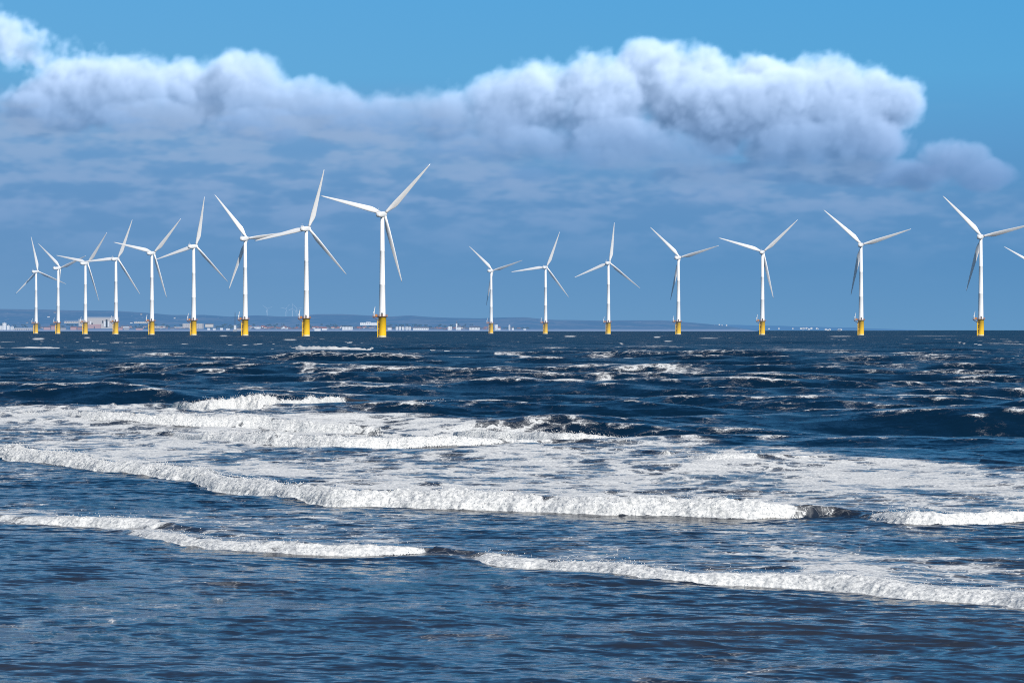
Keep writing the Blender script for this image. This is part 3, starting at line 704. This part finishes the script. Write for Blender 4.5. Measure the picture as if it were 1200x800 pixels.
# power station: long pale hall with a taller reactor block and dark slots
def power_station():
    D = 8350; s = D/FOC; z = land(115, D) - 1
    root = empty('power_station', (wframe(115, D), D, z)); tag(root, 'big pale power station block with dark slots on the far left shore', 'power station')
    X = lambda q: (q - 115)*s
    Zt = lambda q: (388 - q)*s
    b = bmesh.new(); box(b, X(102.5), X(134.5), 0, 90, -3, Zt(375.0)); link('main_hall', b, W_MAT['beige'], root)
    b = bmesh.new(); box(b, X(102.2), X(134.8), -1, 91, Zt(375.0) + .01, Zt(374.2)); link('roof', b, R_MAT['pale'], root)
    b = bmesh.new(); box(b, X(91.5), X(102.4), 10, 80, -3, Zt(377.2)); link('annex', b, W_MAT['beige'], root)
    b = bmesh.new(); box(b, X(91.2), X(102.45), 9, 81, Zt(377.2) + .01, Zt(376.6)); link('annex_roof', b, R_MAT['pale'], root)
    for q0, q1, t0, t1 in ((120.0, 121.0, 378.2, 381), (124.0, 126.0, 377, 386), (107.2, 108.8, 381, 386.2)):
        b = bmesh.new(); box(b, X(q0), X(q1), -1.2, .6, Zt(t1), Zt(t0)); link('dark_slot', b, DARKBAY, root)
    for q0, q1 in ((105.6, 107.0), (122.0, 123.8), (126.2, 127.6)):
        b = bmesh.new(); box(b, X(q0), X(q1), -.9, .6, Zt(385.5), Zt(379)); link('white_panel', b, W_MAT['white'], root)
    b = bmesh.new(); box(b, X(103), X(118.5), -14, -.02, -3, Zt(382.6)); box(b, X(112), X(119), -20, -14.02, -3, Zt(384)); link('brick_wing', b, W_MAT['pink'], root)
power_station()
# long pale roof left of it, sheds and brick works along the water
def add(px, wpx, top, base, wall, roof, kind, label, group=None, D=None):
    """buildings known by where their top and foot stand"""
    D = D or 8100
    return house(px, D, wpx, max(1.2, base - top), wall, roof, kind, label, group, z=CAM_H + (HOR - base)*D/FOC)
add(83, 16, 376.2, 378.2, 'beige', 'pale', 'shed', 'long low pale shed up the slope left of the power station', D=8700)
for i, (px, w_, tp, wl, rf) in enumerate([(86, 7, 382.6, 'pink', 'tile'), (94, 6.5, 382.2, 'brick', 'slate'), (55, 8, 382.4, 'pink', 'slate'), (62.5, 5, 381.2, 'pink', 'tile'), (74, 6, 383.2, 'grey', 'slate'), (140, 7, 383.2, 'pink', 'tile'), (148, 6, 382.6, 'grey', 'pale'), (163, 8, 384, 'pink', 'slate')]):
    add(px, w_, tp, 387.4, wl, rf, 'shed', ['low pinkish shed at the water just left of the power station', 'dark roofed brick shed touching the left of the power station', 'pink slate roofed works between the first two turbines',
        'pink tiled works left of the second turbine', 'small grey shed right of the second turbine', 'pink tiled shed right of the fourth turbine', 'grey pale roofed shed right of the fourth turbine', 'low pink shed left of the fifth turbine'][i], 'works along the far left shore')
add(27, 21, 384.2, 387.6, 'beige', 'pale', 'shed', 'very long low beige shed on the far left shore')
for px, w_, tp, lab in ((5, 4, 378.5, 'white block at the left edge of the far shore'), (9.5, 3, 381.5, 'small white block second from the left edge of the far shore'), (14, 3.4, 382.8, 'low white block third from the left edge of the far shore'), (1, 3.5, 382, 'white seaside block cut by the left edge')):
    add(px, w_, tp, 387.2, 'white', 'pale', 'flat', lab, 'white blocks at the left edge')
add(225.5, 23, 379.2, 387.2, 'beige', 'pale', 'flat', 'broad beige block behind the sixth turbine', D=8300)
add(245, 9, 379.0, 382.6, 'cream', 'slate', 'shed', 'cream shed high up right of the sixth turbine', D=8600)
for px, w_, tp, lab in ((244.5, 3, 384.4, 'first of three white sheds in a row right of the sixth turbine'), (251, 3.2, 384.6, 'middle one of three white sheds right of the sixth turbine'), (259.5, 3, 384.2, 'last of three white sheds right of the sixth turbine'), (267, 4, 384.8, 'flat white shed left of the seventh turbine')):
    add(px, w_, tp, 387, 'white', 'pale', 'shed', lab, 'white sheds on the far shore')
add(186, 14, 382.0, 383.6, 'cream', 'pale', 'shed', 'long low cream shed right of the fifth turbine', D=8500)
add(168, 22, 376.8, 378.0, 'cream', 'pale', 'shed', 'very long thin shed up the slope behind the fifth turbine', D=9300)
add(210, 12, 382.6, 384.2, 'grey', 'pale', 'shed', 'grey low shed left of the sixth turbine', D=8500)
add(281, 10, 383.6, 387.4, 'cream', 'slate', 'terrace', 'cream terrace just left of the seventh turbine')
add(298, 14, 382.8, 384.6, 'white', 'pale', 'shed', 'long white shed just right of the seventh turbine', D=8400)
add(372, 7, 384.8, 388, 'white', 'pale', 'shed', 'low white beach building just right of the second tallest turbine', D=8050)
add(380, 5.5, 383.2, 387.2, 'white', 'tile', 'gable', 'white house with red roof right of the low beach building')
add(432, 20, 378.0, 380.4, 'white', 'pale', 'flat', 'long white block high above the town beside the tallest turbine', D=8600)
add(407, 12, 382.8, 386.0, 'white', 'slate', 'flat', 'long white seafront block left of the tallest turbine')
add(456.5, 4.5, 382.4, 386.4, 'white', 'slate', 'gable', 'white gabled house just right of the tallest turbine')
add(465, 2.4, 382.8, 386.2, 'white', 'slate', 'flat', 'first narrow white seafront block right of the tallest turbine', 'white seafront blocks')
for i, px in enumerate((468.5, 472.5, 476.5, 480.0)): add(px, 2.4, 382.6 + .2*(i % 2), 386.2, 'white', 'slate', 'flat', ['second', 'third', 'fourth', 'fifth'][i] + ' narrow white seafront block right of the tallest turbine', 'white seafront blocks')
add(493, 18, 382.9, 386.2, 'white', 'slate', 'terrace', 'long white seafront terrace in the middle of the town')
add(527, 4.5, 382.4, 386.2, 'white', 'slate', 'flat', 'white block in the middle of the town between two terraces')
add(538, 4.2, 381.4, 386.0, 'white', 'slate', 'church', 'white church with a short spire in the town')
add(556, 12, 382.2, 386.2, 'white', 'slate', 'terrace', 'white terrace just left of the smallest right turbine')
add(581.5, 3.6, 380.0, 386, 'white', 'slate', 'tower', 'white tower block just right of the smallest right turbine')
add(585, 3, 383.0, 386.2, 'white', 'tile', 'gable', 'small white house touching the tower block')
add(597, 1.8, 381.0, 386, 'white', 'pale', 'tower', 'slim white tower near the end of the town')
add(601, 2.4, 383, 386, 'white', 'slate', 'gable', 'white house right of the slim white tower')
add(615, 3, 385, 387, 'white', 'pale', 'shed', 'last white shed at the end of the town strip')
# the ordinary houses, in clusters
CL = [(48, 62, 5, 382, 386.6, 'left of the first turbines'), (140, 175, 8, 381, 386.8, 'between the power station and the fifth turbine'), (184, 222, 9, 383.5, 387, 'between the fifth and sixth turbines'), (290, 352, 34, 381.6, 387, 'left of the second tallest turbine'),
      (364, 395, 11, 382.4, 387, 'right of the second tallest turbine'), (395, 440, 24, 382.2, 386.8, 'left of the tallest turbine'), (455, 520, 26, 383, 387, 'right of the tallest turbine'), (508, 572, 34, 382.6, 387.2, 'in the middle of the shore'), (580, 612, 9, 384, 387, 'at the end of the strip')]
rt = random.Random(4)
for x0, x1, n, t0, t1, where in CL:
    for i in range(int(n*1.25)):
        px = x0 + (x1 - x0)*(i + rt.random()*.9)/int(n*1.25); wl = rt.choice(['white', 'white', 'cream', 'pink', 'brick', 'grey', 'cream']); rf = rt.choice(['slate', 'slate', 'tile'])
        base = rt.uniform(t0 + 2.5, t1 + .6); D = 8060 + (388 - base)*160 + rt.uniform(0, 40); w_ = rt.uniform(1.8, 4.6); h_ = rt.uniform(1.7, 3.3)
        kd = 'gable' if w_ < 3.4 else 'terrace'
        house(px, D, w_, h_, wl, rf, kd, f"tiny {({'white':'white','cream':'cream','pink':'pink','brick':'brick','grey':'grey'})[wl]} {'house' if kd == 'gable' else 'terrace'}, {'red' if rf == 'tile' else 'slate'} roof, {where}",
              f"{wl} {kd} houses {rf} {where}", z=CAM_H + (HOR - base)*D/FOC)
# houses strewn over the slope at the left
for i in range(9):
    px = rt.uniform(5, 230); base = rt.uniform(371, 380); D = 8900 + (381 - base)*330; wl = rt.choice(['white', 'cream', 'grey'])
    house(px, D, rt.uniform(1.6, 3), 1.7, wl, 'slate', 'gable', f'lone pale {wl} farmhouse on the hill slope above the left shore', f'{wl} farmhouses on the slope', z=None)
# the faint white town on the far headland
for i in range(26):
    g = [(828, 852, 380.9), (900, 960, 384.6), (965, 990, 386.2), (936, 948, 385)][i % 4]; px = rt.uniform(g[0], g[1]); D = 17300
    house(px, D, rt.uniform(1.2, 3.2), rt.uniform(.8, 1.3), 'white', 'pale', 'flat', 'faint white block on the distant right hand headland', 'faint white blocks on the headland', z=CAM_H + (HOR - g[2] - rt.uniform(-.5, .5) - .6)*D/FOC)
# tall lattice beacon with a white hut, out in the shallows before the seventh turbine
def beacon():
    D = 7000; s = D/FOC
    root = empty('beacon_mast', (wframe(275.5, D), D, 0)); tag(root, 'dark lattice mast with a white hut at its foot, left of the seventh turbine', 'mast')
    b = bmesh.new(); z0, z1 = 4, 57
    for i in range(4):
        a = math.pi/4 + i*math.pi/2
        tube(b, (3.2*math.cos(a), 3.2*math.sin(a), z0), (.8*math.cos(a), .8*math.sin(a), z1), .32, 6)
    for k in range(9):
        q0, q1 = k/9, (k + 1)/9
        for i in range(4):
            a0 = math.pi/4 + i*math.pi/2; a1 = a0 + math.pi/2; r0 = 3.2 - 2.4*q0; r1 = 3.2 - 2.4*q1
            tube(b, (r0*math.cos(a0), r0*math.sin(a0), z0 + (z1 - z0)*q0), (r1*math.cos(a1), r1*math.sin(a1), z0 + (z1 - z0)*q1), .2, 5)
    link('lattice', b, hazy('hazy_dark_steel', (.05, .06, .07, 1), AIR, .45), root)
    b = bmesh.new(); box(b, -3.4, 3.4, -3.4, 3.4, 6.5, 18); box(b, -4, 4, -4, 4, 18.01, 19); link('hut', b, W_MAT['white'], root)
    b = bmesh.new(); box(b, -5.5, 5.5, -5.5, 5.5, -2, 6.4); link('base', b, W_MAT['grey'], root)
beacon()
# small wind turbines far inland, barely paler than the sky
M_FAINT = hazy('hazy_white_steel', (.8, .8, .8, 1), srgb(103, 151, 197), .84)
def inland():
    root = empty('wind_turbine', (0, 0, 0))
    b = bmesh.new(); lathe(b, [(2.6, -30), (2.2, 0), (1.5, 62)], 14); link('tower', b, M_FAINT, root, True)
    b = bmesh.new(); lathe(b, [(.4, -5), (1.9, -4.6), (1.9, 3), (1.6, 5), (.3, 6.4)], 12, origin=(0, 0, 63), axis='Y'); link('nacelle', b, M_FAINT, root, True)
    for k in range(3):
        b = bmesh.new()
        tube(b, (0, -5, 0), (9, -5, 0), 1.0, 8, 1.7); tube(b, (9, -5, 0), (33, -5, 0), 1.7, 8, .4)
        o = link('blade', b, M_FAINT, root, True); o['k'] = k
    return root
it = inland()
for i, (px, ph, lab) in enumerate([(313, 20, 'faint tiny wind turbine on the hill, leftmost of the inland group'), (335, 50, 'faint tiny wind turbine on the hill, second of the inland group'), (342.5, 85, 'faint tiny wind turbine on the hill, third of the inland group'), (348, 10, 'faint tiny wind turbine on the hill nearest the second tallest turbine')]):
    o = it if i == 0 else copy_tree(it)
    o.location = (wframe(px, 13400), 13400, CAM_H + (HOR - 371.5)*13400/FOC - 15)
    tag(o, lab, 'wind turbine', 'faint inland wind turbines')
    for ch in o.children:
        if ch.name.startswith('blade'): ch.matrix_local = Matrix.Translation((0, 0, 63)) @ Matrix.Rotation(-R(ph + 120*ch['k']), 4, 'Y')
# dark tree belts between the houses: one mass far off
def tree_belt():
    b = bmesh.new(); r2 = random.Random(9)
    for i in range(420):
        px = r2.uniform(-10, 620); base = r2.uniform(380.5, 386.4)
        if px > 560: base = r2.uniform(384.5, 386.4)
        D = 8090 + (388 - base)*160 + 30; z = CAM_H + (HOR - base)*D/FOC
        for k in range(3):
            M = Matrix.Translation((wframe(px, D) + r2.uniform(-5, 5), D + r2.uniform(-4, 4), z + r2.uniform(.5, 3))) @ Matrix.Diagonal((r2.uniform(2, 6), 3, r2.uniform(1.6, 3.2), 1))
            g = bmesh.ops.create_icosphere(b, subdivisions=1, radius=1, matrix=M)
            for v in g['verts']: v.co += Vector((r2.uniform(-.6, .6), r2.uniform(-.6, .6), r2.uniform(-.6, .6)))
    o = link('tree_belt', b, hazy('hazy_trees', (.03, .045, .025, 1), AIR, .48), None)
    tag(o, 'dark belts of trees between the houses of the far town', 'trees', kind='stuff')
tree_belt()

# ------------------------------------------------------------------ offshore wind turbines
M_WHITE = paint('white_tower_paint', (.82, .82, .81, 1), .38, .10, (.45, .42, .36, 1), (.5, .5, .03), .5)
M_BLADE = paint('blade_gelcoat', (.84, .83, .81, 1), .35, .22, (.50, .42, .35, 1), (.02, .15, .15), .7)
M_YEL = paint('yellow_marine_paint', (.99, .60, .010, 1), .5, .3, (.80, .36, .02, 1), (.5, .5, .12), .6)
M_RAIL = paint('orange_rail_paint', (.55, .20, .02, 1), .5, .2)
M_DECK = paint('rusty_deck_steel', (.17, .075, .03, 1), .7, .4, (.06, .03, .02, 1), (1, 1, 1), 1.)
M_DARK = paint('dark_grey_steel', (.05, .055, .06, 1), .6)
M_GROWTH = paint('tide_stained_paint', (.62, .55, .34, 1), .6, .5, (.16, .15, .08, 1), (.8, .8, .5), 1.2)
HUB_Z = 80.0; DECK_Z = 13.2; OVER = 4.0; TILT = R(5)

def blade_mesh():
    bm = bmesh.new()
    secs = []
    R0, R1 = 1.1, 46.0
    for i in range(25):
        q = i/24; r = R0 + (R1 - R0)*q
        if r < 9: k = sst(2.2, 9, r); ch = 1.9*(1 - k) + 3.55*k; th = 1.9*(1 - k) + 1.15*k; rd = 1 - k
        else:
            k = (r - 9)/(R1 - 9); ch = 3.55*(1 - k)**.85*(1 - .10*k) + .42; th = ch*(.32 - .18*min(1, k*1.6)); rd = 0
        if q > .97: ch *= .55
        tw = -R(9) - R(14)*(1 - sst(.05, .75, q))
        bend = -.9*q*q                                # slight prebend
        ring = []
        for j in range(18):
            a = 2*math.pi*j/18
            cx = math.cos(a); sy = math.sin(a)
            shp = 1 if rd > .5 else (.55 + .45*cx)**.6 if False else 1
            # rounded leading edge (+), thin trailing edge (-)
            prof = sy*(rd + (1 - rd)*max(0.04, (1 + cx)/2)**.55*1.15)
            x = (cx*.5 + (1 - rd)*(-.18))*ch; y = prof*th*.5
            z = x*math.cos(tw) - y*math.sin(tw); yy = x*math.sin(tw) + y*math.cos(tw)
            ring.append(bm.verts.new((r, yy + bend, z)))
        secs.append(ring)
    for a, b in zip(secs, secs[1:]):
        for j in range(18):
            k = (j + 1) % 18; bm.faces.new((a[j], a[k], b[k], b[j]))
    bm.faces.new(secs[0]); bm.faces.new(secs[-1])
    return bm

def make_turbine():
    root = empty('wind_turbine', (0, 0, 0))
    # yellow foundation piece standing in the water
    b = bmesh.new(); lathe(b, [(2.55, -6), (2.55, 0), (2.55, 12.9), (2.75, 12.95), (2.75, 13.15)], 40)
    f = link('foundation', b, M_YEL, root, True)
    b = bmesh.new(); lathe(b, [(2.58, -1.5), (2.60, .9), (2.57, 1.0)], 40, cap=False); link('tide_band', b, M_GROWTH, f, True)
    # boat landing: two fenders, ladder, stays, on the left
    b = bmesh.new()
    for y in (-.95, .95):
        tube(b, (-2.95, y - 1.0, -3), (-2.95, y - 1.0, 10.5), .22, 10)
        for z in (1.6, 5.5, 9.6): tube(b, (-1.9, y - 1.0, z), (-2.95, y - 1.0, z), .13, 8)
    for y in (-1.25, -.75): tube(b, (-2.85, y, -1), (-2.85, y, 13.4), .06, 6)
    z = -.5
    while z < 13: tube(b, (-2.85, -1.25, z), (-2.85, -.75, z), .035, 6); z += .6
    link('boat_landing', b, M_YEL, root)
    # deck with its extension to the left, and railing
    b = bmesh.new()
    lathe(b, [(2.78, DECK_Z - .25), (3.45, DECK_Z - .02), (3.45, DECK_Z + .28), (2.2, DECK_Z + .28)], 32)
    box(b, -6.2, -2.9, -1.6, 1.6, DECK_Z - .32, DECK_Z + .24)
    tube(b, (-2.5, 1.2, 10.6), (-6.0, 1.2, DECK_Z - .3), .14, 8); tube(b, (-2.5, -1.2, 10.6), (-6.0, -1.2, DECK_Z - .3), .14, 8)
    deck = link('platform', b, M_DECK, root)
    b = bmesh.new()
    pts = []
    for i in range(25):
        a = R(152) - R(304)*i/24; pts.append((3.35*math.cos(a), 3.35*math.sin(a)))
    pts = [(-6.1, 1.5)] + pts + [(-6.1, -1.5), (-6.1, 1.5)]
    for p, q in zip(pts, pts[1:]):
        for h in (.55, 1.15): tube(b, (p[0], p[1], DECK_Z + .28 + h), (q[0], q[1], DECK_Z + .28 + h), .05, 6)
        tube(b, (p[0], p[1], DECK_Z + .2), (p[0], p[1], DECK_Z + 1.45), .05, 6)
    link('railing', b, M_RAIL, deck)
    # davit crane
    b = bmesh.new()
    tube(b, (-5.4, 0, DECK_Z + .2), (-5.4, 0, DECK_Z + 3.2), .32, 12, .26)
    tube(b, (-5.4, 0, DECK_Z + 3.1), (-4.7, -.3, DECK_Z + 6.6), .30, 10, .16)
    tube(b, (-5.4, 0, DECK_Z + 1.6), (-4.95, -.2, DECK_Z + 5.0), .10, 8)
    box(b, -5.8, -5.0, -.4, .4, DECK_Z + 2.5, DECK_Z + 3.3)
    link('davit_crane', b, M_WHITE, root)
    b = bmesh.new(); box(b, -4.6, -3.3, .2, 1.6, DECK_Z + .29, DECK_Z + 1.7); link('equipment_cabinet', b, M_RAIL, deck)
    # tower
    b = bmesh.new()
    prof = [(2.12, 13.2)]
    for z0, z1 in ((13.2, 34), (34, 56), (56, 78.2)):
        rz = lambda z: 2.12 + (1.22 - 2.12)*(z - 13.2)/(78.2 - 13.2)
        prof += [(rz(z0) + .03, z0 + .05), (rz(z0) + .03, z0 + .25), (rz(z0), z0 + .3), (rz(z1), z1 - .02)]
    lathe(b, prof, 48)
    tw = link('tower', b, M_WHITE, root, True)
    b = bmesh.new(); box(b, -.5, .5, -2.19, -1.9, 13.6, 15.8); link('door', b, M_DARK, tw)
    # nacelle: rounded housing, modelled along its axis, rotor end at +y
    b = bmesh.new()
    rings = []
    for y, wx, hz, zc in ((-8.2, .55, .6, .25), (-8.0, 1.25, 1.25, .2), (-7.0, 1.55, 1.6, .1), (-3.5, 1.7, 1.8, 0), (0, 1.75, 1.85, 0), (1.9, 1.6, 1.65, 0), (2.6, 1.25, 1.3, 0)):
        ring = []
        for j in range(20):
            a = 2*math.pi*j/20; c, s = math.cos(a), math.sin(a)
            ring.append(b.verts.new((math.copysign(abs(c)**.55, c)*wx, y, math.copysign(abs(s)**.55, s)*hz + zc)))
        rings.append(ring)
    for p, q in zip(rings, rings[1:]):
        for j in range(20): b.faces.new((p[j], p[(j + 1) % 20], q[(j + 1) % 20], q[j]))
    b.faces.new(rings[0]); b.faces.new(rings[-1])
    nac = link('nacelle', b, M_WHITE, root, True)
    b = bmesh.new(); box(b, -.9, .9, -7.4, -6.2, 1.72, 2.5); tube(b, (0, -6.8, 2.4), (0, -6.8, 4.4), .05, 6); tube(b, (-.5, -6.8, 3.9), (.5, -6.8, 3.9), .04, 6)
    link('wind_vane', b, M_WHITE, nac)
    b = bmesh.new(); lathe(b, [(1.25, -1.2), (1.55, -.7), (1.6, .4), (1.4, 1.2), (.9, 1.9), (.2, 2.25)], 28, axis='Y'); hub = link('hub', b, M_WHITE, root, True)
    me = None
    for k in range(3):
        if me is None: bl = link('blade', blade_mesh(), M_BLADE, root, True); me = bl.data
        else:
            bl = bpy.data.objects.new('blade', me); COL.objects.link(bl); bl.parent = root
        bl['k'] = k
    return root

def pose(root, yaw, ph):
    A = Matrix.Translation((0, 0, HUB_Z)) @ Matrix.Rotation(-yaw, 4, 'Z') @ Matrix.Rotation(TILT, 4, 'X')
    for ch in root.children:
        n = ch.name.split('.')[0]
        if n == 'nacelle': ch.matrix_local = A
        elif n == 'hub': ch.matrix_local = A @ Matrix.Translation((0, OVER, 0))
        elif n == 'blade': ch.matrix_local = A @ Matrix.Translation((0, OVER, 0)) @ Matrix.Rotation(-(ph + ch['k']*2*math.pi/3), 4, 'Y')

# tower x in the photograph, distance (m), blade phase, yaw, label
SPOTS = [
 (42.3, 3025, 99, 23, 'farthest white wind turbine in the left row, leftmost of all, one blade straight up'),
 (68.2, 2854, 18, 33, 'second white wind turbine from the left, its blades overlapping the next rotor'),
 (100.1, 2645, 48, 29, 'third white wind turbine from the left, in front of the pale power station'),
 (135.9, 2486, 64, 21, 'fourth white wind turbine from the left, standing at the right end of the power station'),
 (178, 2296, 46, 21, 'fifth white wind turbine from the left, one blade pointing to upper right'),
 (227, 2112, 75, 25, 'sixth white wind turbine from the left, one blade almost straight up'),
 (287.4, 1933, 7, 18, 'seventh white wind turbine from the left, low dark blade left of its tower'),
 (359, 1742, 71, 21, 'second tallest wind turbine, left neighbour of the tallest, one blade almost straight up'),
 (448, 1525, 44, 18, 'tallest and nearest white wind turbine on its yellow base, right end of the left row'),
 (575.6, 2981, 16, 29, 'smallest turbine of the right row, beside the end of the seaside town'),
 (639.3, 2818, 67, 19, 'second turbine of the right row, standing where the town strip ends'),
 (713, 2635, 81, 21, 'third turbine of the right row, blades in an upright Y turned over'),
 (795, 2442, 15, 27, 'fourth turbine of the right row, in front of the end of the blue hills'),
 (893.4, 2268, 42, 17, 'fifth turbine of the right row, blades spread in a Y with one low right'),
 (1009, 2074, 17, 19, 'sixth turbine of the right row, dark blade hanging left of its tower'),
 (1149.3, 1894, 13, 25, 'tallest turbine of the right row, rightmost one standing whole in the view'),
 (1215, 2790, 28, 19, 'wind turbine cut off by the right edge, only one blade tip in view')]
proto = make_turbine()
turbs = [proto if i == 0 else copy_tree(proto) for i in range(len(SPOTS))]
for root, (px, D, ph, yaw, lab) in zip(turbs, SPOTS):
    root.location = ((px - 600)/FOC*D, D, 0)
    tag(root, lab, 'wind turbine', 'white offshore wind turbines with yellow bases')
    pose(root, R(yaw), R(ph))
